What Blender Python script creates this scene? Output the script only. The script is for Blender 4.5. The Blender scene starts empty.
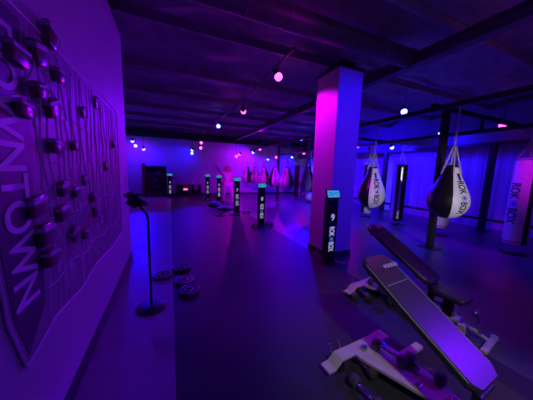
import bpy, bmesh, math, random
from mathutils import Vector, Matrix
random.seed(7)
PI=math.pi
C=bpy.context.scene.collection
S=bpy.context.scene
def rad(a): return math.radians(a)

# ------------------------------------------------------------ materials
def mat(name,col,rough=.6,metal=0,noise=0,nscale=20,bump=0,bscale=60,emit=None,es=0,spec=None,coat=0):
    m=bpy.data.materials.new(name); m.use_nodes=True
    nt=m.node_tree; b=nt.nodes['Principled BSDF']
    b.inputs['Roughness'].default_value=rough; b.inputs['Metallic'].default_value=metal
    if spec is not None: b.inputs['Specular IOR Level'].default_value=spec
    if coat: b.inputs['Coat Weight'].default_value=coat; b.inputs['Coat Roughness'].default_value=.15
    tc=nt.nodes.new('ShaderNodeTexCoord')
    n=nt.nodes.new('ShaderNodeTexNoise'); n.inputs['Scale'].default_value=nscale; n.inputs['Detail'].default_value=4
    nt.links.new(tc.outputs['Object'],n.inputs['Vector'])
    r=nt.nodes.new('ShaderNodeValToRGB')
    k=noise
    r.color_ramp.elements[0].position=.3; r.color_ramp.elements[1].position=.7
    r.color_ramp.elements[0].color=[c*(1-k) for c in col]+[1]
    r.color_ramp.elements[1].color=[min(1,c*(1+k)) for c in col]+[1]
    nt.links.new(n.outputs['Fac'],r.inputs['Fac']); nt.links.new(r.outputs['Color'],b.inputs['Base Color'])
    if bump:
        n2=nt.nodes.new('ShaderNodeTexNoise'); n2.inputs['Scale'].default_value=bscale
        nt.links.new(tc.outputs['Object'],n2.inputs['Vector'])
        bp=nt.nodes.new('ShaderNodeBump'); bp.inputs['Strength'].default_value=bump; bp.inputs['Distance'].default_value=.01
        nt.links.new(n2.outputs['Fac'],bp.inputs['Height']); nt.links.new(bp.outputs['Normal'],b.inputs['Normal'])
    if emit:
        b.inputs['Emission Color'].default_value=list(emit)+[1]; b.inputs['Emission Strength'].default_value=es
    return m
M={}
M['wall']=mat('painted_wall',(.55,.55,.57),.55,noise=.05,nscale=3,bump=.1)
M['ribbed']=mat('ribbed_wall_panel',(.6,.6,.62),.5,noise=.05,nscale=2)
M['base']=mat('dark_baseboard',(.06,.06,.07),.5,noise=.1)
M['floor_rubber']=mat('grey_rubber_floor',(.10,.10,.105),.3,noise=.15,nscale=90,bump=.15,bscale=150,spec=.4)
M['floor_mat']=mat('black_rubber_mat',(.034,.034,.037),.5,noise=.3,nscale=120,bump=.2,bscale=200,spec=.35)
M['floor_strip']=mat('sealed_concrete',(.3,.3,.31),.4,noise=.1,nscale=6,spec=.4)
M['ceil']=mat('black_insulation_foil',(.36,.36,.38),.55,noise=.25,nscale=5,bump=.5,bscale=9,spec=.5)
M['joist']=mat('dark_painted_steel',(.035,.035,.04),.5,noise=.2)
M['duct']=mat('duct_sheet_metal',(.14,.14,.15),.42,noise=.15,nscale=8)
M['black']=mat('black_powder_coat',(.02,.02,.022),.4,noise=.15)
M['blackpl']=mat('black_plastic',(.015,.015,.018),.35,noise=.1)
M['column']=mat('painted_column',(.62,.6,.62),.5,noise=.04,nscale=4,bump=.1)
M['leather_b']=mat('black_leather',(.008,.008,.009),.3,noise=.2,nscale=40,bump=.15)
M['leather_w']=mat('white_leather',(.82,.82,.84),.42,noise=.04,nscale=20,bump=.1)
M['vinyl']=mat('black_vinyl',(.045,.042,.048),.33,noise=.1,nscale=30,bump=.05,bscale=200,spec=.6)
M['seam']=mat('grey_piping',(.35,.33,.35),.5,noise=.05)
M['plate']=mat('beige_coated_steel',(.55,.5,.42),.45,noise=.08,nscale=15)
M['chainpaint']=mat('zinc_chain',(.6,.6,.62),.35,.3,noise=.05)
M['upperwall']=mat('dark_upper_wall',(.14,.14,.15),.6,noise=.1)
M['glossstreak']=mat('silver_gloss',(.5,.52,.5),.3,.4,noise=.1)
M['chrome']=mat('chrome',(.75,.75,.78),.16,1,noise=.03)
M['steel']=mat('brushed_steel',(.5,.5,.52),.3,1,noise=.08)
M['urethane']=mat('dark_urethane',(.06,.06,.065),.45,noise=.2,nscale=40)
M['web']=mat('pale_webbing',(.45,.42,.45),.7,noise=.1)
M['print']=mat('dark_print',(.03,.03,.07),.6)
M['blueprint']=mat('blue_print',(.03,.12,.6),.5)
M['lit']=mat('backlit_white',(.8,.8,.8),.5,emit=(.85,.8,1),es=.4)
M['litblue']=mat('backlit_blue',(.1,.3,.8),.5,emit=(.06,.25,1),es=.6)
M['screen']=mat('screen_cyan',(.05,.2,.25),.2,emit=(.05,.42,.7),es=.8)
M['screenink']=mat('screen_text',(.02,.05,.1),.3,emit=(.02,.06,.25),es=.8)
M['padprint']=mat('pale_pad_print',(.75,.72,.75),.5)
M['mural']=mat('mural_panel',(.33,.29,.33),.5,noise=.15,nscale=6)
M['muraldark']=mat('mural_dark_field',(.10,.07,.12),.5,noise=.1)
M['cord']=mat('mural_pale_line',(.9,.85,.9),.5)
M['red']=mat('dark_red_block',(.22,.03,.09),.3,noise=.2,nscale=12,coat=.3)
M['band']=mat('pale_band',(.6,.55,.65),.5)
M['letter']=mat('pale_letter',(.85,.82,.9),.5)
M['skin']=mat('skin',(.55,.36,.28),.5)
M['cloth_p']=mat('pale_cloth',(.75,.7,.74),.8,noise=.08)
M['hair']=mat('fair_hair',(.5,.36,.24),.6)
M['rackgrey']=mat('grey_laminate',(.22,.2,.24),.5,noise=.15)
M['rackred']=mat('red_panel',(.3,.02,.03),.5,noise=.1)
M['towel']=mat('white_towel',(.8,.8,.8),.8)
M['pink_lit']=mat('pink_lit_sign',(.8,.3,.5),.4,emit=(1,.25,.55),es=1.1)
M['plastic_w']=mat('white_plastic',(.7,.7,.7),.4)
M['ball']=mat('violet_rubber',(.45,.25,.5),.4,noise=.1)
M['lensb']=mat('lens_blue',(.1,.1,.3),.3,emit=(.11,.13,1),es=10)
M['lensm']=mat('lens_magenta',(.3,.1,.2),.3,emit=(1,.08,.75),es=4.5)
M['lensfill']=mat('lens_fill_white',(.3,.3,.3),.3,emit=(1,.95,.9),es=2)

# ------------------------------------------------------------ mesh helpers
def nb(): return bmesh.new()
def tf(verts,loc=(0,0,0),rot=None):
    Mx=Matrix.Translation(Vector(loc))
    if rot is not None:
        Mx=Mx@(rot if isinstance(rot,Matrix) else Matrix.Rotation(rot,4,'Z'))
    for v in verts: v.co=Mx@v.co
def box(b,c,s,rot=None,bev=0):
    t=nb(); bmesh.ops.create_cube(t,size=1)
    for v in t.verts: v.co=Vector((v.co.x*s[0],v.co.y*s[1],v.co.z*s[2]))
    if bev: bmesh.ops.bevel(t,geom=list(t.edges),offset=bev,segments=2,profile=.5,affect='EDGES')
    tf(t.verts,c,rot); merge(b,t)
def merge(b,t):
    me=bpy.data.meshes.new('tmp'); t.to_mesh(me); t.free(); b.from_mesh(me); bpy.data.meshes.remove(me)
def cyl(b,p,q,r,r2=None,n=16,cap=True):
    p=Vector(p);q=Vector(q);d=q-p
    t=nb(); bmesh.ops.create_cone(t,cap_ends=cap,segments=n,radius1=r,radius2=r if r2 is None else r2,depth=d.length)
    R=Vector((0,0,1)).rotation_difference(d.normalized()).to_matrix().to_4x4()
    tf(t.verts,(p+q)/2,R); merge(b,t)
def tube(b,pts,r,n=8):
    pts=[Vector(p) for p in pts]; rings=[]
    up=Vector((0,0,1))
    prevn=None
    for i,p in enumerate(pts):
        d=(pts[min(i+1,len(pts)-1)]-pts[max(i-1,0)]).normalized()
        if prevn is None:
            a=up if abs(d.z)<.9 else Vector((1,0,0)); nn=d.cross(a).normalized()
        else: nn=(prevn-d*prevn.dot(d)).normalized()
        prevn=nn; bb=d.cross(nn)
        rings.append([b.verts.new(p+(nn*math.cos(2*PI*k/n)+bb*math.sin(2*PI*k/n))*r) for k in range(n)])
    for A,B in zip(rings,rings[1:]):
        for k in range(n): b.faces.new((A[k],A[(k+1)%n],B[(k+1)%n],B[k]))
    b.faces.new(rings[0][::-1]); b.faces.new(rings[-1])
def lathe(b,prof,c=(0,0,0),n=32,a0=0,a1=2*PI,rot=None):
    full=abs(a1-a0-2*PI)<1e-6; t=nb(); rings=[]
    m=n if full else n+1
    for r,z in prof:
        if r<1e-5: rings.append([t.verts.new((0,0,z))])
        else: rings.append([t.verts.new((r*math.cos(a0+(a1-a0)*k/n),r*math.sin(a0+(a1-a0)*k/n),z)) for k in range(m)])
    for A,B in zip(rings,rings[1:]):
        for k in range(n):
            k2=(k+1)%m
            if len(A)==1 and len(B)==1: continue
            if len(A)==1: f=(A[0],B[k2],B[k])
            elif len(B)==1: f=(A[k],A[k2],B[0])
            else: f=(A[k],A[k2],B[k2],B[k])
            t.faces.new(f)
    tf(t.verts,c,rot); merge(b,t)
def torus(b,c,R,r,rot=None,n=16,m=6,sx=1):
    t=nb(); vs=[[t.verts.new(((R+r*math.cos(2*PI*j/m))*math.cos(2*PI*i/n)*sx,(R+r*math.cos(2*PI*j/m))*math.sin(2*PI*i/n),r*math.sin(2*PI*j/m))) for j in range(m)] for i in range(n)]
    for i in range(n):
        for j in range(m): t.faces.new((vs[i][j],vs[(i+1)%n][j],vs[(i+1)%n][(j+1)%m],vs[i][(j+1)%m]))
    tf(t.verts,c,rot); merge(b,t)
def obj(name,b,m,parent=None,smooth=False,loc=None):
    bmesh.ops.recalc_face_normals(b,faces=b.faces)
    me=bpy.data.meshes.new(name); b.to_mesh(me); b.free()
    o=bpy.data.objects.new(name,me); C.objects.link(o)
    me.materials.append(M[m] if isinstance(m,str) else m)
    if smooth:
        for p in me.polygons: p.use_smooth=True
        me.set_sharp_from_angle(angle=rad(40))
    if parent: o.parent=parent
    if loc: o.location=loc
    return o
def tag(o,label,cat,group=None,kind=None):
    if label: o['label']=label
    if cat: o['category']=cat
    if group: o['group']=group
    if kind: o['kind']=kind
    return o
def thing(name,label,cat,loc=(0,0,0),rz=0,group=None):
    o=bpy.data.objects.new(name,None); C.objects.link(o); o.location=loc; o.rotation_euler=(0,0,rz)
    o.empty_display_size=.1
    return tag(o,label,cat,group)
def dup(root,loc=None,rz=None,label=None,scale=None):
    def cp(o,par):
        c=o.copy(); C.objects.link(c)
        if par: c.parent=par
        for ch in list(o.children): cp(ch,c)
        return c
    r=cp(root,None)
    if loc is not None: r.location=loc
    if rz is not None: r.rotation_euler=(0,0,rz)
    if label: r['label']=label
    if scale: r.scale=scale
    return r
def text_bm(s,size,extrude=.0,align='CENTER',bold=.0,sp=1):
    cu=bpy.data.curves.new('t','FONT'); cu.body=s; cu.size=size; cu.extrude=extrude; cu.offset=bold
    cu.align_x=align; cu.align_y='CENTER'; cu.space_character=sp
    o=bpy.data.objects.new('t',cu); C.objects.link(o)
    dg=bpy.context.evaluated_depsgraph_get(); dg.update()
    me=bpy.data.meshes.new_from_object(o.evaluated_get(dg)); b=nb(); b.from_mesh(me)
    bpy.data.objects.remove(o); bpy.data.curves.remove(cu); bpy.data.meshes.remove(me)
    return b
def fist_emblem(b,R):
    # ring with a boxing-glove fist silhouette inside, flat, in the xy plane
    def ring(r0,r1,n=28):
        A=[b.verts.new((r0*math.cos(2*PI*k/n),r0*math.sin(2*PI*k/n),0)) for k in range(n)]
        B=[b.verts.new((r1*math.cos(2*PI*k/n),r1*math.sin(2*PI*k/n),0)) for k in range(n)]
        for k in range(n): b.faces.new((A[k],A[(k+1)%n],B[(k+1)%n],B[k]))
    ring(R*.82,R)
    pts=[(-.3,-.55),(.3,-.55),(.32,-.25),(.5,-.05),(.55,.35),(.35,.55),(-.3,.58),(-.5,.4),(-.5,.1),(-.62,.05),(-.55,-.15),(-.32,-.2)]
    f=b.faces.new([b.verts.new((x*R,y*R,0)) for x,y in pts])
    bmesh.ops.triangulate(b,faces=[f])
def logo_flat(top,total,h):
    """vertical logo 'ROK (emblem) BOX' read downwards; returns two bmeshes in (u lateral, v vertical) = (x,y)"""
    inks=[]; em=nb()
    wl=total*.39
    for s,cx in (('ROK',total*.5-wl*.5),('BOX',-total*.5+wl*.5)):
        t=text_bm(s,h*1.35,bold=.004*h/.1)
        xs=[v.co.x for v in t.verts]; ys=[v.co.y for v in t.verts]
        w=max(xs)-min(xs); hh=max(ys)-min(ys); mx=(max(xs)+min(xs))/2; my=(max(ys)+min(ys))/2
        for v in t.verts:
            x=(v.co.x-mx)*wl/w; y=(v.co.y-my)*h/hh
            v.co=Vector((y,-x+cx+top,0))      # turned a quarter clockwise: letters read downwards
        inks.append(t)
    fist_emblem(em,total*.085)
    for v in em.verts: v.co=Vector((v.co.y,-v.co.x+top,0))
    return inks[0],inks[1],em
def subdiv(b,cuts=2):
    bmesh.ops.triangulate(b,faces=b.faces)
    bmesh.ops.subdivide_edges(b,edges=[e for e in b.edges if e.calc_length()>.03],cuts=cuts)
    bmesh.ops.triangulate(b,faces=b.faces)

# ------------------------------------------------------------ camera (533x400)
CAMH=1.5; F=222.0; CX,CY=266.5,200.0
def _n(v): return Vector(v).normalized()
Dd=_n((170-CX,168-CY,F)); Vv=_n((215-CX,1850-CY,F)); Vv=(Vv-Dd*Vv.dot(Dd)).normalized(); Uu=-Vv; Xx=Dd.cross(Uu)
if Xx.x<0: Xx=-Xx
# world axes expressed in image camera coords (x right, y down, z forward)
right=Vector((Xx.x,Dd.x,Uu.x)); down=Vector((Xx.y,Dd.y,Uu.y)); fwd=Vector((Xx.z,Dd.z,Uu.z))
cam=bpy.data.cameras.new('camera'); co=bpy.data.objects.new('camera',cam); C.objects.link(co)
Rm=Matrix((right,-down,-fwd)).transposed()
co.matrix_world=Matrix.Translation((0,0,CAMH))@Rm.to_4x4()
cam.sensor_fit='HORIZONTAL'; cam.sensor_width=36; cam.lens=F*36/533; cam.clip_start=.02
S.camera=co

# ------------------------------------------------------------ room shell
YB=13.4; XR=8.6; XL=-3.2; YF=-2.6
def slab(name,c,s,m,kind='structure',bev=0):
    b=nb(); box(b,c,s,bev=bev); o=obj(name,b,m); o['kind']=kind; return o
slab('floor',((XL+0)/2,(YF+YB)/2,-.05),(0-XL,YB-YF,.1),'floor_strip')
slab('floor',(1.225,(YF+YB)/2,-.05),(2.45,YB-YF,.1),'floor_mat')
slab('floor',((2.45+XR)/2,(YF+YB)/2,-.05),(XR-2.45,YB-YF,.1),'floor_rubber')
slab('wall_left',(-.73,(YF+4.12)/2,1.7),(.22,4.12-YF,3.4),'wall')
slab('wall_back',((XL+XR)/2,YB+.1,1.85),(XR-XL+.4,.2,3.7),'wall')
slab('wall_alcove',(XL-.1,(YF+YB)/2,1.85),(.2,YB-YF,3.7),'wall')
slab('wall_front',((XL+XR)/2,YF-.1,1.85),(XR-XL+.4,.2,3.7),'wall')
# right wall : vertical ribbed cladding
b=nb(); n=int((YB-YF)/.06); prev=None
for i in range(n+1):
    y=YF+(YB-YF)*i/n; ph=i%6; x=XR-(.012 if ph in (1,2,3) else 0)
    a=(b.verts.new((x,y,0)),b.verts.new((x,y,3.7)))
    if prev: b.faces.new((prev[0],a[0],a[1],prev[1]))
    prev=a
w=obj('wall_right',b,'ribbed'); w['kind']='structure'
md=w.modifiers.new('s','SOLIDIFY'); md.thickness=.08; md.offset=-1
# baseboards
slab('baseboard_left',(-.612,(YF+4.12)/2,.05),(.016,4.12-YF,.1),'base')
slab('baseboard_back',((XL+XR)/2,YB-.01,.05),(XR-XL,.02,.1),'base')
slab('baseboard_right',(XR-.045,(YF+YB)/2,.06),(.03,YB-YF,.12),'base')
# ceiling : black insulation blankets sagging between joists
JY=[-.6,1.1,2.0,3.6,5.2,6.8,8.4,10.0,11.6,12.9]
b=nb(); nx,ny=90,130; g=[]
random.seed(3)
for j in range(ny+1):
    row=[]
    for i in range(nx+1):
        x=XL+(XR-XL)*i/nx; y=YF+(YB-YF)*j/ny
        z=3.62+.035*math.sin(x*4.1+math.sin(y*1.7)*1.2)+.03*math.sin(y*5.3+x*1.3)+random.uniform(-.008,.008)-.05*abs(math.sin(PI*(y-.4)/1.6))
        row.append(b.verts.new((x,y,z)))
    g.append(row)
for j in range(ny):
    for i in range(nx): b.faces.new((g[j][i],g[j][i+1],g[j+1][i+1],g[j+1][i]))
c=obj('ceiling',b,'ceil',smooth=True); c['kind']='structure'
md=c.modifiers.new('s','SOLIDIFY'); md.thickness=.06; md.offset=1
for k,y in enumerate(JY):
    b=nb()
    box(b,((XL+XR)/2,y,3.44),(XR-XL,.045,.02)); box(b,((XL+XR)/2,y,3.56),(XR-XL,.045,.02)); box(b,((XL+XR)/2,y,3.5),(XR-XL,.008,.12))
    o=obj('trim_%d'%(k+1),b,'ceil'); o['kind']='structure'
# header boxing over the right and back walls
slab('trim_11',(8.3,(YF+YB)/2,2.62),(.5,YB-YF,.34),'upperwall')
slab('trim_13',(8.5,(YF+YB)/2,3.25),(.1,YB-YF,.92),'upperwall')
b=nb(); box(b,((XL+7.9)/2,12.95,3.2),(7.9-XL,.25,.35)); o=obj('trim_12',b,'joist'); o['kind']='structure'

# long ceiling girders running away from the camera
b=nb(); 
for dz in (-.08,.08): box(b,(3.55,(YF+YB)/2,3.27+dz),(.16,YB-YF-.1,.016))
box(b,(3.55,(YF+YB)/2,3.27),(.012,YB-YF-.1,.16))
tag(obj('ceiling_girder',b,'duct'),'long steel girder under the ceiling running past the column top','beam')

# ------------------------------------------------------------ round duct
t=thing('air_duct','large round metal air duct crossing under the ceiling before the column','duct',(0,2.58,3.31))
b=nb(); cyl(b,(-.55,0,0),(3.5,0,0),.13,n=32); obj('duct_pipe',b,'duct',t,True)
b=nb(); lathe(b,[(.0,0),(.13,0),(.142,.0),(.142,.05),(.13,.05),(.0,.05)],(3.49,0,0),rot=Matrix.Rotation(PI/2,4,'Y')); obj('end_cap',b,'duct',t,True)
for x in (.3,1.3,2.35):
    b=nb(); torus(b,(x,0,0),.132,.006,Matrix.Rotation(PI/2,4,'Y'),32); obj('duct_seam',b,'duct',t,True)
for x in (.8,2.9):
    b=nb(); box(b,(x,0,.22),(.03,.004,.25)); torus(b,(x,0,0),.134,.004,Matrix.Rotation(PI/2,4,'Y'),32); obj('hanger_strap',b,'steel',t)

# ------------------------------------------------------------ column
t=thing('support_column','square painted column lit magenta on its left face','column',(2.76,3.3,0))
b=nb(); box(b,(0,0,1.59),(.5,.58,3.18),bev=.008); obj('column_shaft',b,'column',t)
b=nb(); box(b,(0,0,.05),(.53,.61,.1),bev=.004); obj('column_base',b,'base',t)
b=nb(); box(b,(0,0,3.2),(.52,.6,.05)); box(b,(0,0,3.28),(.3,.4,.12)); obj('column_cap',b,'joist',t)

# small pale wedge on the ceiling behind the column
b=nb()
vs=[b.verts.new(p) for p in [(-.1,0,-.03),(.1,0,-.05),(.1,0,.02),(-.02,0,.03)]]+[b.verts.new((p[0],.1,p[2])) for p in [(-.1,0,-.03),(.1,0,-.05),(.1,0,.02),(-.02,0,.03)]]
b.faces.new(vs[:4]);b.faces.new(vs[4:][::-1])
for k in range(4): b.faces.new((vs[k],vs[(k+1)%4],vs[4+(k+1)%4],vs[4+k]))
o=obj('ceiling_bracket',b,'plastic_w',loc=(3.15,3.05,3.36)); tag(o,'small pale bracket fixed at the ceiling right above the column top','bracket')

# ------------------------------------------------------------ left wall mural
t=thing('wall_mural','large wall mural of wavy lines with dark red blocks and tall letters','mural',(-.62,0,0))
y0,y1,z0,z1=1.17,3.42,.62,2.17
def mural_poly(pts,x0,x1):
    b=nb(); A=[b.verts.new((x0,y,z)) for y,z in pts]; B=[b.verts.new((x1,y,z)) for y,z in pts]
    b.faces.new(A); b.faces.new(B[::-1])
    for k in range(len(pts)): b.faces.new((A[k],A[(k+1)%len(pts)],B[(k+1)%len(pts)],B[k]))
    return b
edge=[(1.23,.60),(1.5,.66),(1.9,.62),(2.3,.66),(2.8,.62),(3.38,.64),(3.42,1.2),(3.44,2.17),(2.7,2.2),(2.2,2.17),(1.6,2.18),(1.1,2.17),(1.14,1.7),(1.12,1.2),(1.15,.85)]
obj('mural_panel',mural_poly(edge,0,.012),'mural',t)
dark=[(1.25,.64),(1.42,.8),(1.44,1.05),(1.4,1.3),(1.46,1.6),(1.42,1.9),(1.45,2.14),(1.13,2.14),(1.17,1.7),(1.15,1.2),(1.18,.85)]
obj('lettering_field',mural_poly(dark,.012,.015),'muraldark',t)
b=nb(); tube(b,[(.012,y,z) for y,z in edge+[edge[0]]],.007,6); obj('mural_border',b,'cord',t)
# letters, read downwards
tb=text_bm('DOWNTOWN',.2,bold=.004)
xs=[v.co.x for v in tb.verts]; ys=[v.co.y for v in tb.verts]; w=max(xs)-min(xs); hh=max(ys)-min(ys); mx=(max(xs)+min(xs))/2; my=(max(ys)+min(ys))/2
for v in tb.verts:
    x=(v.co.x-mx)*1.2/w; y=(v.co.y-my)*.19/hh; v.co=Vector((.018,y+1.285,-x+1.47))
obj('letters',tb,'letter',t)
# raised blocks
blocks=[(1.36,1.96,.16,.12),(1.53,2.04,.13,.15),(1.69,2.2,.12,.17),(1.37,1.74,.12,.1),(1.64,1.81,.14,.13),(1.50,1.86,.1,.1),(1.76,2.02,.11,.1),(1.40,1.30,.16,.13),(1.44,1.15,.14,.15),(1.46,1.02,.12,.12),(1.63,1.6,.11,.1),(1.94,1.63,.08,.08),(2.17,1.9,.1,.1),(2.53,2.06,.12,.12),(1.70,1.36,.12,.11),(1.90,1.32,.1,.1),(2.09,1.39,.1,.09),(2.25,1.24,.1,.1),(1.66,1.22,.13,.12),(2.3,1.11,.11,.1),(1.81,1.05,.12,.12),(2.02,.99,.1,.09),(2.75,1.5,.1,.1),(3.1,1.75,.09,.09)]
for k,(y,z,wy,wz) in enumerate(blocks):
    a=random.uniform(-.5,.5); wy*=.8; wz*=.8; ht=.02+.015*random.random()+(.014 if y<1.8 else 0)
    R=Matrix.Translation((.012,y,z))@Matrix.Rotation(a,4,'X')
    b=nb(); box(b,(ht/2,0,0),(ht,wy,wz),bev=min(.02,wz*.22))
    tf(b.verts,(0,0,0),R); bl=obj('raised_block',b,'red',t,True)
    b=nb(); box(b,(ht/2+.003,0,wz*.25),(ht,wy+.006,wz*.2),bev=.004); tf(b.verts,(0,0,0),R); obj('pale_band',b,'band',bl)
    b=nb()
    for s in (1,): tube(b,[(ht*.3+.01*s,s*(wy/2+.008),-wz*.7),(ht+.006,s*(wy/2+.004),0),(ht*.3,s*(wy/2+.008),wz*.75)],.0035,5)
    tf(b.verts,(0,0,0),R); obj('side_cord',b,'cord',bl)
# wavy contour lines
b=nb()
yy=1.5
k=0
while yy<3.4:
    ph=random.uniform(0,6); pts=[]
    for i in range(24):
        z=.66+(2.14-.66)*i/23
        pts.append((.0155,yy+.022*math.sin(z*5+ph)+.014*math.sin(z*11+ph*2),z))
    tube(b,[(.0125,p[1],p[2]) for p in pts],.0042,4); yy+=.068+.01*random.random()
obj('wavy_lines',b,'cord',t)
b=nb()
for zz in (.86,1.2,1.5,1.78):
    tube(b,[(.0125,1.46+.1*i,zz+.02*math.sin(i*1.3+zz*4)) for i in range(20)],.0033,4)
obj('cross_lines',b,'cord',t)
for y,z in [(1.6,.92),(1.75,.86),(1.95,.84),(2.15,.93),(1.88,1.75),(2.35,.96),(1.58,1.75),(2.5,1.0),(2.0,1.2)]:
    b=nb(); box(b,(.014,y,z),(.004,.055,.07),Matrix.Rotation(random.uniform(-.4,.4),4,'X')); obj('pale_patch',b,'band',t)
# light switch on wall end
t=thing('light_switch','small light switch plate near the far edge of the left wall','switch',(-.62,3.93,1.3))
b=nb(); box(b,(.004,0,0),(.008,.075,.12),bev=.002); obj('switch_plate',b,'plastic_w',t)
b=nb(); box(b,(.011,0,0),(.008,.02,.04),bev=.002); obj('rocker',b,'plastic_w',t)

# ------------------------------------------------------------ tablet stand
t=thing('tablet_stand','slim black tablet stand on the pale floor strip by the left wall','stand',(-.22,2.52,0))
b=nb(); lathe(b,[(0,0),(.15,0),(.15,.008),(.14,.014),(0,.016)]); obj('base_plate',b,'black',t,True)
b=nb(); tube(b,[(0,0,.01),(0,0,.97),(-.005,0,1.01),(-.03,0,1.06),(-.09,-.01,1.14)],.013,10); obj('pole',b,'black',t,True)
Rt=Matrix.Translation((-.1,-.01,1.18))@Matrix.Rotation(rad(18),4,'Z')@Matrix.Rotation(rad(42),4,'Y')@Matrix.Rotation(rad(-20),4,'X')
b=nb(); box(b,(0,0,0),(.2,.16,.018),bev=.004); tf(b.verts,(0,0,0),Rt); tb=obj('tablet_case',b,'blackpl',t)
b=nb(); box(b,(0,0,.011),(.17,.13,.002)); tf(b.verts,(0,0,0),Rt); obj('tablet_screen',b,'vinyl',tb)
b=nb(); box(b,(.106,0,.01),(.008,.15,.012)); tf(b.verts,(0,0,0),Rt); obj('case_edge',b,'steel',tb)
b=nb(); cyl(b,(-.09,-.01,1.13),(-.1,-.01,1.17),.03); box(b,(-.13,-.04,1.14),(.1,.05,.04),Matrix.Rotation(.6,4,'Y')); obj('tilt_bracket',b,'black',t)

# ------------------------------------------------------------ weight plates on floor (left)
def plate_thing(loc,label,r=.13,tilt=0):
    t=thing('weight_plate',label,'weight plate',loc,0,'weight plates left on the floor by the tablet stand')
    R=Matrix.Rotation(tilt,4,'X')
    b=nb(); lathe(b,[(.03,0),(r,0),(r+.004,.008),(r,.026),(r-.02,.03),(r-.03,.02),(.055,.02),(.05,.032),(.03,.032),(.03,0)]); tf(b.verts,(0,0,0),R); obj('plate_disc',b,'urethane',t,True)
    b=nb(); torus(b,(0,0,.031),.045,.009,n=24); torus(b,(0,0,.03),r-.022,.004,n=32); tf(b.verts,(0,0,0),R); obj('hub_ring',b,'steel',t,True)
    for k in range(3):
        b=nb(); a=k*2*PI/3+.4; torus(b,((r-.05)*math.cos(a),(r-.05)*math.sin(a),.021),.018,.005,n=12,sx=1)
        tf(b.verts,(0,0,0),R); obj('grip_ring',b,'steel',t,True)
    return t
plate_thing((-.13,3.24,0),'round weight plate lying on the pale floor strip by the tablet stand')
plate_thing((.12,3.42,0),'round weight plate lying farthest back on the black mat edge')
plate_thing((.14,3.0,0),'middle one of the three weight plates on the black mat edge')
plate_thing((.18,2.72,0),'nearest of the three weight plates on the black mat edge')

# ------------------------------------------------------------ timer kiosks
def kiosk(loc,num,label,rz=0,sc=1):
    t=thing('timer_kiosk',label,'kiosk',loc,rz,'numbered timer kiosks along the mat edge')
    t.scale=(sc,sc,sc)
    b=nb(); box(b,(0,0,.01),(.26,.24,.02),bev=.004); obj('base_plate',b,'black',t)
    b=nb(); box(b,(0,.02,.565),(.19,.11,1.09),bev=.006); pl=obj('pillar',b,'blackpl',t)
    R=Matrix.Translation((0,0,1.16))@Matrix.Rotation(rad(-20),4,'X')
    b=nb(); box(b,(0,0,0),(.265,.03,.145),bev=.006); tf(b.verts,(0,0,0),R); hd=obj('display_housing',b,'blackpl',t)
    b=nb(); box(b,(0,-.017,0),(.235,.003,.11)); tf(b.verts,(0,0,0),R); scr=obj('screen',b,'screen',hd)
    b=nb()
    for (x,z,w) in ((-.06,.025,.09),(.06,.02,.08),(-.05,-.02,.12),(.08,-.025,.05),(0,.0,.16)): box(b,(x,-.0195,z),(w,.002,.01))
    tf(b.verts,(0,0,0),R); obj('screen_text',b,'screenink',scr)
    b=nb(); box(b,(0,.02,1.12),(.06,.05,.06)); obj('neck',b,'black',t)
    b=text_bm(num,.15,bold=.003); tf(b.verts,(0,-.0365,.78),Matrix.Rotation(PI/2,4,'X')); obj('number',b,'lit',t)
    ia,ib,em=logo_flat(0,.42,.105)
    for bb,m_,nm in ((ia,'lit','logo_letters'),(ib,'lit','logo_letters'),(em,'litblue','logo_emblem')):
        tf(bb.verts,(0,-.0365,.42),Matrix.Rotation(PI/2,4,'X')); obj(nm,bb,m_,t)
    return t
kiosk((2.40,2.84,0),'9','black timer kiosk with number 9 before the column, nearest of its row')
kiosk((2.27,5.55,0),'8','black timer kiosk second from the camera in the row along the mat',0,.95)
kiosk((2.2,7.75,0),'7','black timer kiosk third from the camera in the row along the mat')
kiosk((2.12,10.6,0),'6','black timer kiosk beside the person at the far end of the mat')
kiosk((1.80,12.0,0),'5','black timer kiosk farthest back in the row along the mat, left of the person')
kiosk((-.02,12.3,0),'4','lone black timer kiosk against the back wall right of the tall rack')

# ------------------------------------------------------------ bag rig
t=thing('bag_rig','black steel rig of posts and overhead rails carrying the punching bags','rig',(0,0,0))
b=nb(); box(b,(4.6,6.2,2.74),(.06,14.2,.08)); rl=obj('overhead_rail',b,'black',t)
b=nb(); box(b,(6.3,6.2,2.5),(.06,14.2,.08)); obj('overhead_rail',b,'black',t)
b=nb(); box(b,(8.02,6.2,2.41),(.08,14.2,.08)); obj('overhead_rail',b,'black',t)
b=nb(); box(b,(8.02,6.2,.34),(.06,14.2,.07)); obj('low_rail',b,'black',t)
for y in (2.77,6.45,10.1):
    b=nb(); box(b,(4.98,y,1.37),(.11,.11,2.74),bev=.006); p=obj('post',b,'black',t)
    b=nb(); box(b,(4.98,y,.006),(.32,.32,.012),bev=.003); obj('foot_plate',b,'black',p)
    for sx in (-1,1):
        for sy in (-1,1):
            b=nb(); cyl(b,(4.98+sx*.12,y+sy*.12,.01),(4.98+sx*.12,y+sy*.12,.035),.014,n=6); obj('anchor_bolt',b,'chrome',p)
    b=nb(); box(b,(6.5,y,2.79),(3.9,.08,.09)); obj('cross_beam',b,'black',t)
    b=nb(); box(b,(6.3,y,2.63),(.05,.05,.3)); obj('drop_hanger',b,'black',t)
for y in (.55,3.2,6.45,9.9):
    b=nb(); box(b,(8.02,y,1.22),(.14,.14,2.44),bev=.006); p=obj('post',b,'black',t)
    b=nb(); box(b,(8.02,y,.006),(.3,.3,.012),bev=.003); obj('foot_plate',b,'black',p)

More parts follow.
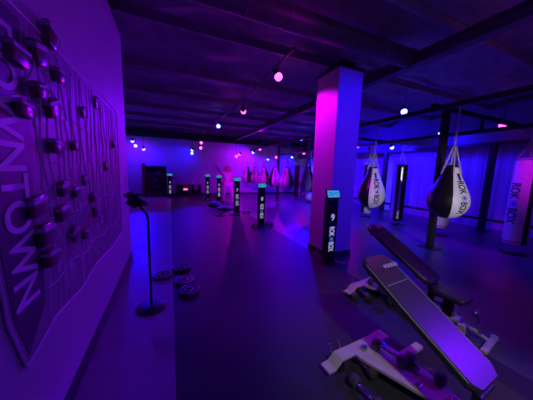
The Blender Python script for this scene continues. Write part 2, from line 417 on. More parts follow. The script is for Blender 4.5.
# ------------------------------------------------------------ teardrop bags
def chain(b,x,y,z0,z1):
    n=max(1,int((z1-z0)/.042)); dz=(z1-z0)/n
    for k in range(n):
        R=Matrix.Rotation(PI/2*(k%2),4,'Z')@Matrix.Rotation(PI/2,4,'X')
        torus(b,(x,y,z0+dz*(k+.5)),.019,.0065,R@Matrix.Diagonal((.8,1.35,1,1)),10,5)
PROF=[(0,0),(.09,.012),(.18,.06),(.255,.14),(.3,.24),(.312,.34),(.295,.46),(.255,.58),(.205,.70),(.16,.80),(.125,.88),(.105,.95),(.09,.985),(0,1)]
def fine(prof,m=6):
    out=[]
    P=[prof[0]]+list(prof)+[prof[-1]]
    for i in range(1,len(P)-2):
        p0,p1,p2,p3=P[i-1],P[i],P[i+1],P[i+2]
        for k in range(m):
            u=k/m
            out.append(tuple(max(0,.5*((2*p1[j])+(-p0[j]+p2[j])*u+(2*p0[j]-5*p1[j]+4*p2[j]-p3[j])*u*u+(-p0[j]+3*p1[j]-3*p2[j]+p3[j])*u**3)) for j in (0,1)))
    out.append(prof[-1]); return out
FP=fine(PROF)
def rad_at(z,FPx):
    for (r0,a),(r1,c_) in zip(FPx,FPx[1:]):
        if a<=z<=c_ and c_>a: return r0+(r1-r0)*(z-a)/(c_-a)
    return .1
def teardrop(H,top,label,loc,face):
    """origin at the bag's bottom; face = world angle of the middle of the printed white side"""
    t=thing('teardrop_bag',label,'punching bag',loc,face,'teardrop punching bags hanging in a row')
    pr=[(r,z*H) for r,z in FP]
    half=rad(46)
    b=nb(); lathe(b,pr,n=26,a0=half,a1=2*PI-half); obj('black_panel',b,'leather_b',t,True)
    b=nb(); lathe(b,pr,n=18,a0=-half,a1=half); obj('white_panel',b,'leather_w',t,True)
    b=nb()
    for s in (-1,1):
        tube(b,[(r*math.cos(s*half),r*math.sin(s*half),z) for r,z in pr[2:-2]],.005,5)
    obj('seam_piping',b,'leather_b',t,True)
    def wrap(bb,z0,off):
        for v in bb.verts:
            z=z0+v.co.y; r=rad_at(z/H,FP); th=-0.22+v.co.x/max(r,.08)
            v.co=Vector(((r+off)*math.cos(th),(r+off)*math.sin(th),z))
    L=.56*H/.92; ia,ib,em=logo_flat(0,L,.125)
    zc=.43*H
    for bb,m_,nm in ((ia,'print','logo_letters'),(ib,'print','logo_letters'),(em,'blueprint','logo_emblem')):
        subdiv(bb,3); wrap(bb,zc,.004); obj(nm,bb,m_,t)
    b=nb(); box(b,(0,0,0),(.045,.13*H,.001)); bmesh.ops.subdivide_edges(b,edges=b.edges,cuts=4)
    for v in b.verts: v.co.z=0
    wrap(b,.81*H,.005); obj('vent_patch',b,'print',t)
    b=nb(); lathe(b,[(0,H-.01),(.085,H-.01),(.09,H+.01),(.07,H+.03),(0,H+.03)],n=20); obj('top_collar',b,'leather_b',t,True)
    zt=top-loc[2]; zj=min(H+.36,zt-.2)
    for k in range(4):
        a=PI/4+k*PI/2; b=nb()
        r=rad_at(.86,FP)
        cyl(b,((r+.01)*math.cos(a),(r+.01)*math.sin(a),.86*H),(.015*math.cos(a),.015*math.sin(a),zj),.013,n=6)
        obj('hanging_strap',b,'web',t)
    b=nb(); torus(b,(0,0,zj),.028,.007,Matrix.Rotation(PI/2,4,'X')); cyl(b,(0,0,zj+.02),(0,0,zj+.07),.014); obj('swivel',b,'steel',t,True)
    b=nb(); chain(b,0,0,zj+.06,zt); obj('chain',b,'chainpaint',t)
    return t
f1=math.atan2(-.887,-.465); 
TB=[(4.6,2.36,.74,.93),(4.6,4.03,.53,1.16)]
tb1=teardrop(.93,2.70,'nearest black and white teardrop bag on a chain before a rig post',(4.6,2.36,.74),f1+.40)
tb2=teardrop(1.0,2.70,'long teardrop bag, white panel facing out, just right of the column',(4.6,4.03,.65),math.atan2(-.80,-.60)+.42)
names=['teardrop bag hidden mostly behind the column','teardrop bag directly left of the column','teardrop bag second to the left of the column','teardrop bag third to the left of the column','teardrop bag above the second kiosk, fourth left of the column','teardrop bag fifth to the left of the column','teardrop bag farthest back, nearest the far kiosk group']
pos=[(4.6,5.6,-2.0),(4.62,6.9,-2.45),(4.58,8.4,-2.5),(4.62,9.75,-1.6),(4.58,10.95,-2.4),(4.45,12.0,-1.9),(4.2,12.6,-2.7)]
for (x,y,f),nm in zip(pos,names):
    dup(tb1,(x,y,.74 if y!=8.4 else .72),f,nm)

# ------------------------------------------------------------ heavy bags
def heavy(label,loc,face,top=2.46,H=1.68):
    t=thing('heavy_bag',label,'punching bag',loc,face,'long cylindrical heavy bags hanging in the outer row')
    r=.175; half=rad(66)
    pr=[(0,0),(r*.8,0),(r*.95,.015),(r,.05),(r,H*.3),(r*1.01,H*.5),(r,H-.05),(r*.95,H-.012),(r*.8,H),(0,H)]
    b=nb(); lathe(b,pr,n=26,a0=half,a1=2*PI-half); obj('black_shell',b,'leather_b',t,True)
    b=nb(); lathe(b,pr,n=20,a0=-half,a1=half); obj('white_shell',b,'leather_w',t,True)
    def wrap(bb,z0,off):
        for v in bb.verts:
            z=z0+v.co.y; th=v.co.x/r; v.co=Vector(((r+off)*math.cos(th),(r+off)*math.sin(th),z))
    ia,ib,em=logo_flat(0,.80,.15)
    for bb,m_,nm in ((ia,'print','logo_letters'),(ib,'print','logo_letters'),(em,'blueprint','logo_emblem')):
        subdiv(bb,2); wrap(bb,H*.48,.005); obj(nm,bb,m_,t)
    for zz in (H-.03,.06):
        b=nb(); torus(b,(0,0,zz),r+.004,.007,n=32); obj('rim_band',b,'leather_b',t,True)
    b=nb(); lathe(b,[(r+.002,.08),(r+.004,H*.5),(r+.002,H-.08)],n=6,a0=1.62,a1=1.95)  # gloss streak on the dark leather, painted as a pale strip
    sx_=obj('gloss_streak',b,'steel',t,True); sx_.data.materials[0]=M['glossstreak']
    zt=top-loc[2]; zj=H+.3
    for k in range(4):
        a=PI/4+k*PI/2; b=nb()
        cyl(b,((r-.01)*math.cos(a),(r-.01)*math.sin(a),H-.03),(.012*math.cos(a),.012*math.sin(a),zj),.012,n=6)
        obj('hanging_strap',b,'web',t)
    b=nb(); torus(b,(0,0,zj),.03,.008,Matrix.Rotation(PI/2,4,'X')); obj('swivel',b,'steel',t,True)
    b=nb(); chain(b,0,0,zj+.02,zt); obj('chain',b,'chainpaint',t)
    return t
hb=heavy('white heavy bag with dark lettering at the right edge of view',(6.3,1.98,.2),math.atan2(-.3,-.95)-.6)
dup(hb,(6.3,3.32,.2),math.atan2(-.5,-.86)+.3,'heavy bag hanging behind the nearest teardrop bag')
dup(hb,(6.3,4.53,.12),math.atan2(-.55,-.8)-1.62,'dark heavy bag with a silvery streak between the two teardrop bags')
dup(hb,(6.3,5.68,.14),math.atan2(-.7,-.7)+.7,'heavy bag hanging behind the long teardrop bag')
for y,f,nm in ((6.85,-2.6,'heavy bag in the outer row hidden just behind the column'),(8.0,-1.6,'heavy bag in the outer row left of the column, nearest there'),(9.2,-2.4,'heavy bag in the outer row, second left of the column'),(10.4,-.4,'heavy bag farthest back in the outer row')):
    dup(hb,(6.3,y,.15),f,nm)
def anchor(x,y,label):
    t=thing('floor_anchor',label,'floor anchor',(x,y,0),0,'round anchor plates under the heavy bags')
    b=nb(); lathe(b,[(0,0),(.2,0),(.2,.012),(.18,.022),(0,.026)]); obj('anchor_disc',b,'black',t,True)
    b=nb(); torus(b,(0,0,.04),.05,.009,n=20); cyl(b,(0,0,.02),(0,0,.05),.02); obj('anchor_ring',b,'chrome',t,True)
    return t
a0=anchor(6.3,1.98,'round anchor plate under the white heavy bag at right')
for y,nm in ((3.32,'round anchor plate under the heavy bag behind the nearest teardrop bag'),(4.45,'round anchor plate under the dark streaked heavy bag'),(5.68,'round anchor plate under the heavy bag behind the long teardrop'),(6.85,'round anchor plate under the heavy bag behind the column'),(8.0,'round anchor plate under the nearest heavy bag left of the column'),(9.2,'round anchor plate under the second heavy bag left of the column'),(10.4,'round anchor plate under the farthest heavy bag')):
    dup(a0,(6.3,y,0),0,nm)

# ------------------------------------------------------------ training benches
def bench(loc,rz,label,txt,small):
    """origin on the floor under the top of the backrest, +Y local toward the seat end"""
    t=thing('training_bench',label,'bench',loc,rz,None)
    # spine tray
    b=nb()
    pts=[(-.14,-.03),(.17,-.03),(.17,.08),(.08,.36),(.02,.54),(-.01,.95),(-.12,.95),(-.15,.53),(-.18,.33),(-.145,.1)][::-1]
    A=[b.verts.new((x,y,.085)) for x,y in pts]; B=[b.verts.new((x,y,.105)) for x,y in pts]
    b.faces.new(A[::-1]); b.faces.new(B)
    for k in range(10): b.faces.new((A[k],A[(k+1)%10],B[(k+1)%10],B[k]))
    sp=obj('spine_tray',b,'plate',t)
    for x,y in ((.30,0),(-.2,0),(.05,.12)):
        b=nb(); box(b,(x,y,.045),(.05,.08,.09),bev=.006); obj('floor_block',b,'black',t)
    for k,(x,y) in enumerate(((-.09,.1),(.07,.04),(-.13,.33),(.02,.42),(-.08,.58),(-.05,.72),(-.07,.88))):
        b=nb(); box(b,(x,y,.118),(.05,.035,.028),Matrix.Rotation(.3*(k%3),4,'Z'),bev=.004); cyl(b,(x,y,.12),(x,y,.15),.009,n=8); obj('saddle_peg',b,'steel',sp)
    # rear foot, folded sheet sticking out to both sides
    b=nb(); prof=[(-.26,.1),(-.2,.115),(-.12,.1),(.12,.1),(.2,.105),(.31,.11),(.37,.06),(.44,.055)]
    for (xa,za),(xb,zb) in zip(prof,prof[1:]):
        vs=[]
        for dz in (0,.014):
            vs+= [b.verts.new(p) for p in ((xa,-.05,za-.012+dz),(xb,-.05,zb-.012+dz),(xb,.045,zb-.012+dz),(xa,.045,za-.012+dz))]
        for f in ((0,3,2,1),(4,5,6,7),(0,1,5,4),(1,2,6,5),(2,3,7,6),(3,0,4,7)): b.faces.new([vs[i] for i in f])
    rf=obj('rear_foot',b,'plate',t)
    for x in (.33,.24,-.2):
        b=nb(); cyl(b,(x,-.05,.11),(x+.01,-.07,.17),.007,n=8); obj('locking_pin',b,'steel',rf)
    # front foot
    b=nb(); box(b,(0,.98,.06),(.09,.06,.1),bev=.006); tube(b,[(0,.95,.1),(-.03,1.06,.08),(-.05,1.16,.03)],.018,8); box(b,(0,1.17,.02),(.3,.05,.035),bev=.01); ff=obj('front_foot',b,'plate',t)
    b=nb(); cyl(b,(-.15,1.17,.022),(-.175,1.17,.022),.03,n=16); obj('foot_cap',b,'plastic_w',ff)
    # low cross bar
    b=nb(); box(b,(-.24,.2,.07),(.38,.06,.03),bev=.004); obj('cross_bar',b,'plate',t)
    # uprights
    inc=rad(30.5); L=.85; zt=.86
    tb=Vector((0,L*math.cos(inc),zt-L*math.sin(inc)))
    b=nb(); box(b,(-.05,.84,.2),(.07,.08,.20),bev=.006); box(b,(0,.82,.31),(.1,.26,.04),bev=.006); obj('seat_post',b,'black',t)
    b=nb(); 
    box(b,(0,.70,.23),(.05,.05,.26),bev=.004); obj('back_strut',b,'black',t)
    # backrest frame and pad : built along local axis then inclined
    R=Matrix.Translation((0,0,zt))@Matrix.Rotation(-inc,4,'X')
    def padmesh(w_,l_,th,zoff,waist=True,shrink=0):
        b=nb(); n_=22; loops=[]
        for i in range(n_+1):
            u=i/n_; y=u*l_
            w=w_*(1-.02*math.cos(2*PI*u)) if waist else w_
            e=min(u,1-u)*l_
            if e<.045: w-=2*(.045-math.sqrt(max(0,.045**2-(.045-e)**2)))*.8
            w-=shrink*2; hw=w/2; rr=.014
            sec=[(-hw,-th/2+rr),(-hw+rr,-th/2),(hw-rr,-th/2),(hw,-th/2+rr),(hw,th/2-rr),(hw-rr,th/2),(-hw+rr,th/2),(-hw,th/2-rr)]
            loops.append([b.verts.new((x,y,z+zoff)) for x,z in sec])
        for A,B in zip(loops,loops[1:]):
            for k in range(8): b.faces.new((A[k],A[(k+1)%8],B[(k+1)%8],B[k]))
        b.faces.new(loops[0][::-1]); b.faces.new(loops[-1]); return b
    b=padmesh(.29,L,.055,-.0275); tf(b.verts,(0,0,0),R); bp=obj('backrest',b,'vinyl',t,True)
    b=nb()
    for s in (-1,1): tube(b,[(s*(.143-.003*math.cos(2*PI*i/20)*1),.05+(L-.1)*i/20,-.006) for i in range(21)],.0035,5)
    tf(b.verts,(0,0,0),R); obj('edge_piping',b,'seam',bp)
    b=nb(); box(b,(0,L/2,-.075),(.06,L-.1,.035),bev=.004); box(b,(0,.1,-.062),(.24,.04,.012)); box(b,(0,L-.12,-.062),(.24,.04,.012)); tf(b.verts,(0,0,0),R); obj('backrest_frame',b,'black',t)
    # stitched head panel line and writing (reads from the seat end)
    b=nb(); box(b,(0,.15 if not small else .24,.0015),(.24,.004,.002)); tf(b.verts,(0,0,0),R); obj('stitch_line',b,'seam',bp)
    tx=text_bm(txt,.085 if not small else .036,bold=.001); tf(tx.verts,(0,.09,.002) if not small else (.05,.17,.002),R@Matrix.Rotation(PI,4,'Z')); obj('pad_print',tx,'padprint',bp)
    # seat
    R2=Matrix.Translation((-.02,tb.y-.04,tb.z-.045))@Matrix.Rotation(rad(-3),4,'X')
    b=padmesh(.25,.31,.05,-.03,False); tf(b.verts,(0,0,0),R2); st=obj('seat',b,'vinyl',t,True)
    b=nb(); box(b,(0,.155,-.065),(.18,.25,.02),bev=.004); tf(b.verts,(0,0,0),R2); obj('seat_plate',b,'black',st)
    b=nb(); cyl(b,(-.06,tb.y-.01,.37),(.09,tb.y-.01,.37),.018); cyl(b,(.09,tb.y-.01,.37),(.11,tb.y-.01,.37),.026); obj('hinge',b,'black',t,True)
    b=nb(); tube(b,[(.06,1.08,.34),(.1,1.1,.24),(.09,1.12,.14)],.012); cyl(b,(.06,1.08,.30),(.13,1.08,.30),.016); obj('adjust_lever',b,'chrome',t,True)
    return t
BA=rad(5)
bench((1.46,1.2,0),PI+BA,'nearest black padded incline bench with violet sheen on its backrest','ROKBOX',True)
bench((2.38,2.0,0),PI+rad(9),'farther black padded incline bench, seat visible, before the column','BOX',False)

# ------------------------------------------------------------ dumbbells
def dumbbell(loc,rz,label,roll=0):
    t=thing('dumbbell',label,'dumbbell',loc,rz,'dumbbells stored on the bench bases')
    for s in (-1,1):
        b=nb(); lathe(b,[(0,-.028),(.032,-.03),(.042,-.02),(.044,0),(.042,.02),(.032,.028),(0,.028)],(0,s*.095,0),n=20,rot=Matrix.Rotation(PI/2,4,'X')); hd=obj('head',b,'urethane',t,True)
    pr=[(0,-.072),(.013,-.072)]
    for y in (-.055,-.035,.035,.055): pr+=[(.013,y-.008),(.021,y-.005),(.021,y+.005),(.013,y+.008)]
    pr+=[(.013,.072),(0,.072)]
    b=nb(); lathe(b,pr,n=14,rot=Matrix.Rotation(-PI/2,4,'X')); obj('handle',b,'chrome',t,True)
    return t
d0=dumbbell((1.33,1.11,.045),rad(4),'dumbbell on the floor left of the near bench base, upper one')
for loc,rz,nm in [((1.17,.92,.045),rad(4),'dumbbell on the floor lowest left of the near bench base'),
    ((1.505,1.02,.15),rad(12),'dumbbell lying on the near bench base at its far end'),
    ((1.62,.83,.15),rad(10),'dumbbell lying along the right edge of the near bench base'),
    ((2.02,1.93,.045),rad(-18),'leftmost dumbbell beside the far bench base'),
    ((2.15,1.87,.045),rad(-16),'second dumbbell from the left beside the far bench base'),
    ((2.285,1.80,.15),rad(-12),'third dumbbell from the left beside the far bench base'),
    ((2.30,1.52,.045),rad(-10),'dumbbell beside the far bench base half under the near backrest'),
    ((2.60,1.60,.15),rad(12),'dumbbell lying on the far bench base under the backrest'),
    ((2.60,1.33,.15),rad(10),'dumbbell lying on the far bench base below the seat')]:
    dup(d0,loc,rz,nm)

# ------------------------------------------------------------ back area
def xat(): pass
t=thing('storage_rack','tall dark open rack of gym gear against the back wall','rack',(-.66,12.9,0))
b=nb()
for x in (-.46,0,.46): box(b,(x,0,.8),(.03,.4,1.6))
obj('rack_frame',b,'black',t)
for z in (.1,.45,.8,1.15,1.55):
    b=nb(); box(b,(0,0,z),(.92,.4,.025)); obj('shelf',b,'rackgrey',t)
b=nb(); box(b,(0,.19,.8),(.92,.01,1.6)); obj('back_panel',b,'rackgrey',t)
it=0
for z in (.1125,.4625,.8125,1.1625):
    for x in (-.34,-.12,.14,.34):
        it+=1; b=nb(); hgt=random.choice((.2,.24,.28)); box(b,(0,0,hgt/2),(.17,.24,hgt),bev=.02)
        o=obj('gear_bin',b,random.choice(('rackgrey','red','floor_mat','rackred')),loc=(-.66+x,12.9,z))
        tag(o,'small storage bin on the tall back rack','bin','storage bins on the tall back rack')
for z in (.52,.86,1.21):
    b=nb(); cyl(b,(0,0,0),(0,-.1,0),.035,n=14); o=obj('rolled_towel',b,'towel',loc=(-.68,12.72,z+.03)); tag(o,'white rolled towel showing at the front of the tall rack','towel','three rolled towels on the rack')
b=nb(); box(b,(0,0,.85),(.16,.05,1.7)); o=obj('floor_banner',b,'rackred',loc=(-1.22,12.75,0)); tag(o,'narrow dark red upright panel left of the tall rack','panel')
b=nb(); cyl(b,(0,0,.02),(0,0,1.85),.012); lathe(b,[(0,0),(.12,0),(.12,.02),(0,.03)]); o=obj('standing_pole',b,'steel',loc=(.12,13.0,0)); tag(o,'thin upright pole behind the lone kiosk','pole')
# low cubby shelves
for k,(x,w) in enumerate(((.42,.3),(.8,.42),(1.32,.5))):
    t=thing('low_shelf',('narrow low shelf unit right of the lone back kiosk','low shelf unit holding the small pink lit sign','wide low shelf unit with a pale blue disc')[k],'shelf unit',(x,12.95,0))
    b=nb()
    for s in (-1,1): box(b,(s*(w/2-.01),0,.32),(.02,.36,.64))
    box(b,(0,.17,.32),(w,.015,.62)); obj('shelf_case',b,'rackgrey',t)
    for z in (.03,.32,.63):
        b=nb(); box(b,(0,0,z),(w,.37,.02)); obj('shelf_board',b,'rackgrey',t)
b=nb(); box(b,(0,0,0),(.22,.03,.1),bev=.01); o=obj('lit_sign',b,'pink_lit',loc=(.75,12.76,.38)); tag(o,'small pink glowing sign on the low shelves','sign')
b=nb(); cyl(b,(0,0,0),(0,.05,0),.14,n=24); torus(b,(0,0,0),.11,.015,Matrix.Rotation(PI/2,4,'X'),24); o=obj('training_disc',b,'ball',loc=(1.3,12.72,.47)); tag(o,'round pale disc leaning on the wide low shelf','disc')
t=thing('drink_bottle','small pale bottle standing on the low shelves','bottle',(1.1,12.95,.64))
b=nb(); lathe(b,[(0,0),(.035,0),(.035,.14),(.018,.17),(.018,.2),(0,.2)],n=14); obj('bottle_body',b,'towel',t,True)
b=nb(); cyl(b,(0,0,.2),(0,0,.225),.02,n=12); obj('cap',b,'black',t)
# floor gear near the far kiosks
def dome(loc,label,r=.27,h=.13):
    t=thing('balance_dome',label,'balance trainer',loc,0)
    b=nb(); lathe(b,[(0,0),(r,0),(r+.02,.01),(r+.02,.04),(r,.05)],n=32); obj('dome_base',b,'blackpl',t,True)
    b=nb(); lathe(b,[(r*math.cos(a),.05+h*math.sin(a)) for a in [i*PI/2/10 for i in range(10)]]+[(0,.05+h)],n=32); obj('dome_shell',b,'ball',t,True)
dome((1.66,9.1,0),'violet balance dome on the mat before the far kiosks',.26,.16)
dome((1.9,8.3,0),'flatter violet balance dome on the mat nearer the third kiosk',.3,.09)
for (x,y,nm) in ((1.5,7.2,'flat weight plate on the mat left of the third kiosk'),(1.95,7.15,'flat weight plate just before the third kiosk')):
    p=plate_thing((x,y,0),nm,.18); p['group']='flat plates by the third kiosk'
for x,y,nm in ((2.05,5.35,'dumbbell on the floor left of the second kiosk'),(2.5,5.5,'dumbbell on the floor right of the second kiosk'),(1.45,10.9,'dumbbell on the floor left of the farthest kiosk'),(1.65,10.8,'dumbbell on the floor just before the farthest kiosk'),(2.42,7.3,'dumbbell on the floor right of the third kiosk')):
    d=dup(d0,(x,y,.045),random.uniform(0,1.5),nm); d['group']='dumbbells left beside the kiosks'

# ------------------------------------------------------------ person
t=thing('person','person in pale loose top with one arm raised beside the far kiosks','person',(2.45,10.3,0),rad(180))
t.scale=(1.25,1.1,1.02)
def skinned(name,V,E_,R_,m,parent,lvl=2,root=0):
    me=bpy.data.meshes.new(name); me.from_pydata([Vector(v) for v in V],E_,[]); 
    o=bpy.data.objects.new(name,me); C.objects.link(o); me.materials.append(M[m])
    sk=o.modifiers.new('skin','SKIN'); sk.use_smooth_shade=True
    for i,r in enumerate(R_): me.skin_vertices[0].data[i].radius=(r,r) if not isinstance(r,tuple) else r
    me.skin_vertices[0].data[root].use_root=True
    s=o.modifiers.new('sub','SUBSURF'); s.levels=lvl; s.render_levels=lvl
    dg=bpy.context.evaluated_depsgraph_get(); dg.update()
    m2=bpy.data.meshes.new_from_object(o.evaluated_get(dg)); o.modifiers.clear(); o.data=m2
    for p in m2.polygons: p.use_smooth=True
    o.parent=parent; return o
V=[(0,0,.86),(0,0,1.0),(0,.0,1.15),(0,.01,1.28),(0,.01,1.36),(0,.03,1.44),(0,.02,1.55), # 0-6 pelvis..head
   (.10,0,.82),(.13,.03,.47),(.14,-.02,.08),(.14,.10,.035), # 7-10
   (-.10,0,.82),(-.17,.08,.47),(-.2,-.02,.08),(-.2,.1,.035), # 11-14
   (.16,.0,1.28),(.3,.05,1.38),(.42,.1,1.58),(.46,.12,1.66), # 15-18 raised arm
   (-.16,0,1.27),(-.34,.0,1.12),(-.2,.16,.98),(-.15,.2,.97)] # 19-22
E_=[(0,1),(1,2),(2,3),(3,4),(4,5),(5,6),(0,7),(7,8),(8,9),(9,10),(0,11),(11,12),(12,13),(13,14),(3,15),(15,16),(16,17),(17,18),(3,19),(19,20),(20,21),(21,22)]
R_=[.14,.125,.13,.13,.06,.075,.085,.09,.06,.042,.035,.09,.06,.042,.035,.06,.043,.03,.03,.06,.043,.03,.03]
body=skinned('body',V,E_,R_,'skin',t)
shirt=skinned('top',[(0,0,.80),(0,0,1.0),(0,.0,1.16),(0,.01,1.3),(.17,0,1.29),(.28,.04,1.37),(-.17,0,1.28),(-.3,0,1.16)],[(0,1),(1,2),(2,3),(3,4),(4,5),(3,6),(6,7)],[.17,.155,.16,.135,.08,.065,.08,.065],'cloth_p',t)
legs=skinned('trousers',[(0,0,.88),(.10,0,.8),(.13,.03,.47),(.14,-.02,.12),(-.10,0,.8),(-.17,.08,.47),(-.2,-.02,.12)],[(0,1),(1,2),(2,3),(0,4),(4,5),(5,6)],[.155,.105,.078,.06,.105,.078,.06],'cloth_p',t)
b=nb(); lathe(b,[(.0,.135),(.06,.13),(.105,.09),(.125,.03),(.12,-.05),(.09,-.1),(.05,-.1),(0,-.06)],(0,-.005,1.53),n=20); obj('hair',b,'hair',t,True)
b=nb(); cyl(b,(0,.1,1.53),(0,.125,1.515),.016,.01,n=8); obj('nose',b,'skin',t,True)
for s in (-1,1):
    b=nb(); box(b,(s*.14 if s>0 else -.2,.04,.04),(.09,.24,.08),bev=.02); obj('shoe',b,'towel',t)

# ------------------------------------------------------------ stage lights
BLUE=(.008,.0,1.0); MAG=(.62,.0,.9); VIO=(.15,0,1.0)
def light(name_label,loc,kind,aim,power,angle=110,mount=.25,r=.045,blend=.6,group=None):
    """par can hanging from above; the lamp sits just inside the lens"""
    loc=Vector(loc); d=(Vector(aim)-loc).normalized()
    t=thing('stage_light',name_label,'light',loc,0,group)
    R=Vector((0,0,1)).rotation_difference(d).to_matrix().to_4x4()
    b=nb(); lathe(b,[(0,-.13),(.04,-.13),(.055,-.1),(.06,-.05),(.06,-.03),(.0,-.03)],n=20); tf(b.verts,(0,0,0),R); obj('lamp_can',b,'black',t,True)
    b=nb(); lathe(b,[(0,-.045)]+[(.07*math.sin(a),.015-.07*math.cos(a)) for a in [rad(15*i) for i in range(2,12)]]+[(0,.085)],n=20); tf(b.verts,(0,0,0),R); obj('lens',b,{'b':'lensb','m':'lensm','v':'lensb'}[kind],t)
    b=nb(); tube(b,[(-.1,0,0),(-.1,0,.09),(0,0,.12),(.1,0,.09),(.1,0,0)],.006,6); cyl(b,(0,0,.12),(0,0,3.6-loc.z),.007,n=8); obj('yoke',b,'black',t)
    L=bpy.data.lights.new('stage_lamp','SPOT'); L.energy=power; L.color={'b':BLUE,'m':MAG,'v':VIO}[kind]
    L.spot_size=rad(angle); L.spot_blend=blend; L.shadow_soft_size=r
    o=bpy.data.objects.new('stage_lamp',L); C.objects.link(o); o.parent=t
    o.location=d*.11; o.rotation_euler=(-d).to_track_quat('Z','Y').to_euler()
    return t
PW={'b':6.0,'m':1.1,'v':6}
LT=[ # label, loc, kind, aim, power, angle
 ('magenta stage light on the ceiling rail, nearest of the row',(1.83,3.85,3.2),'m',(2.6,3.3,1.7),150,92),
 ('magenta stage light second along the ceiling rail',(1.9,6.15,3.12),'m',(3.7,9.6,1.2),900,50),
 ('violet stage light third along the ceiling rail',(1.7,8.6,3.1),'v',(-.6,4.1,2.1),460,36),
 ('magenta stage light upper of the pair at the end of the rail',(1.52,12.3,2.86),'m',(4.4,9.6,1.0),210,40),
 ('magenta stage light lower of the pair at the end of the rail',(1.5,12.3,2.6),'m',(2.2,11,.3),60,165),
 ('blue stage light upper of the pair on the far wall',(1.1,12.5,2.47),'b',(.3,13.4,1.4),60,165),
 ('blue stage light lower of the pair on the far wall',(1.08,12.5,2.3),'b',(1.2,5.0,0),260,46),
 ('blue stage light highest of three past the left wall edge',(-1.6,12.4,2.72),'v',(-1.6,13.4,1.4),60,165),
 ('blue stage light middle of three past the left wall edge',(-1.48,12.4,2.5),'b',(-.4,5.2,0),700,30),
 ('blue stage light lowest of three past the left wall edge',(-1.15,12.4,2.38),'b',(-1,13.4,1.2),60,165),
 ('blue stage light brightest white-blue one right of the column',(5.3,3.9,3.05),'b',(4.9,3.0,0),220,112),
 ('magenta stage light near the long teardrop bag',(7.5,7.5,2.68),'m',(5.5,5.8,.8),25,80),
 ('blue stage light between the long teardrop and the dark heavy bag',(7.5,5.85,2.5),'b',(8.6,5.8,.9),130,170),
 ('blue stage light beside the nearest teardrop bag chain',(7.4,4.2,2.78),'b',(8.6,4.0,.7),75,165),
 ('magenta stage light above the white heavy bag',(7.5,2.9,2.78),'m',(6.3,2.0,1.2),60,34),
 ('blue stage light high behind the bags left of the column',(5.85,9.46,3.08),'b',(5.0,7.8,0),1000,118),
 ('blue stage light seen by the column left edge',(6.0,8.07,3.08),'b',(7.5,7.0,.8),900,165),
 ('pink stage light left of the column above the second bag',(6.1,12.0,3.05),'m',(4.5,10.5,1.2),90,80),
 ('pink stage light nearest the column left edge, low',(7.4,11.6,2.62),'m',(4.9,8.0,1.4),60,70),
 ('blue stage light low over the far right bags',(7.35,12.9,2.45),'b',(7.0,13.4,1.2),160,165),
 ('pink stage light low over the far bags',(6.2,12.9,2.38),'m',(5.0,10.5,.8),60,100),
 ('small blue stage light low between the far bags',(5.55,12.7,2.22),'b',(5.5,13.4,1.0),140,165),
 ('pink stage light upper one left of the far bags',(4.95,12.6,2.78),'m',(4.4,11.0,.8),60,140),
 ('small violet stage light left of the far bags',(4.5,12.5,2.56),'v',(4.0,13.4,1.6),130,165),
 ('magenta stage light right one of the pair by the person',(3.65,12.4,2.4),'m',(3.4,13.4,1.6),24,165),
 ('magenta stage light left one of the pair by the person',(3.35,12.0,2.24),'m',(2.5,10.4,.9),160,110),
]
for a in LT:
    light(a[0],a[1],a[2],a[3],a[4],a[5],mount=(.1 if a[1][2]>2.9 else .18))
# unseen fill lamps added near the camera to light wall, column, benches and bags
light('unseen blue fill light added near the camera, aimed at the left wall',(2.6,.6,3.15),'b',(-.6,2.0,1.9),24,90,mount=.1)
light('unseen magenta fill light added near the camera',(1.9,1.4,3.15),'m',(-.6,3.6,2.0),8,110,mount=.1)
light('unseen blue fill light added over the benches',(3.6,.3,3.15),'b',(2.7,3.2,1.7),360,60,mount=.1)
light('unseen blue fill light added right of the benches',(5.5,-1.0,3.15),'v',(1.75,.75,.55),520,30,mount=.1)
light('unseen magenta fill light added right of the column front',(4.15,1.35,3.15),'m',(3.0,1.8,0),10,140,mount=.1)
light('unseen magenta fill light added left of the white heavy bag',(4.3,.5,3.15),'m',(5.8,2.1,1.3),230,40,mount=.1)
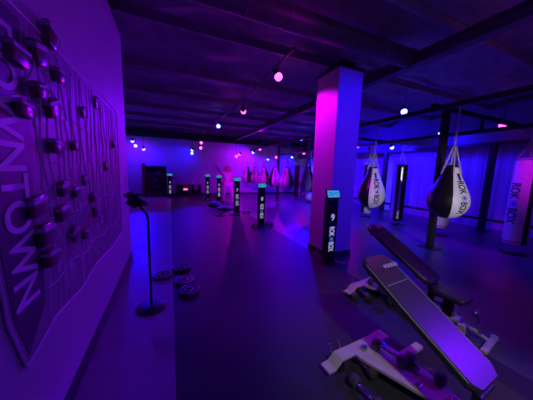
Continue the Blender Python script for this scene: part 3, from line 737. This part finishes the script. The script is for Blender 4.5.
# unseen white lamp added behind the camera to light the bench bases
t=thing('bench_fill','unseen white fill light added behind the camera for the bench bases','light',(.7,-1.2,3.3))
b=nb(); lathe(b,[(0,.03),(.1,.03),(.11,0),(.09,0),(.0,.005)],n=24); obj('bench_fill_can',b,'plastic_w',t,True)
L=bpy.data.lights.new('bench_fill_lamp','SPOT'); L.energy=120; L.spot_size=rad(36); L.spot_blend=.8; L.shadow_soft_size=.1; L.color=(1,.95,.88)
def aimed(L,par,loc,aim):
    o=bpy.data.objects.new(L.name,L); C.objects.link(o); o.parent=par; o.location=(0,0,-.06)
    o.rotation_euler=(Vector(loc)-Vector(aim)).to_track_quat('Z','Y').to_euler(); return o
aimed(L,t,(.7,-1.2,3.24),(1.6,.95,0))
t=thing('bag_fill_lamp','unseen white fill light added on the front wall for the bags','light',(1.6,-2.58,1.62))  # unseen lamp added to brighten the white bag panels
b=nb(); box(b,(0,.02,0),(.16,.04,.22),bev=.01); obj('fill_housing',b,'plastic_w',t)
b=nb(); box(b,(0,.045,0),(.12,.01,.18),bev=.003); obj('fill_diffuser',b,'lensfill',t)
L=bpy.data.lights.new('bag_fill_lamp','SPOT'); L.energy=560; L.spot_size=rad(25); L.spot_blend=.7; L.shadow_soft_size=.06; L.color=(.95,.86,1)
o=aimed(L,t,(1.6,-2.5,1.62),(4.7,3.1,1.05)); o.location=(0,.08,0)
# ceiling rail
b=nb(); tube(b,[(1.84,3.3,3.42),(1.9,6.1,3.4),(1.75,9,3.38),(1.55,12.6,3.3)],.022,8); tag(obj('lighting_rail',b,'duct'),'thin metal rail under the ceiling carrying the magenta lights','rail')

w=bpy.data.worlds.new('world'); S.world=w; w.use_nodes=True
w.node_tree.nodes['Background'].inputs[0].default_value=(.1,.0,.5,1); w.node_tree.nodes['Background'].inputs[1].default_value=.0
S.view_settings.view_transform='Standard'; S.view_settings.look='None'; S.view_settings.gamma=1; S.view_settings.exposure=0
S.view_settings.use_curve_mapping=False
S.cycles.max_bounces=6; S.cycles.sample_clamp_indirect=6; S.cycles.use_denoising=True
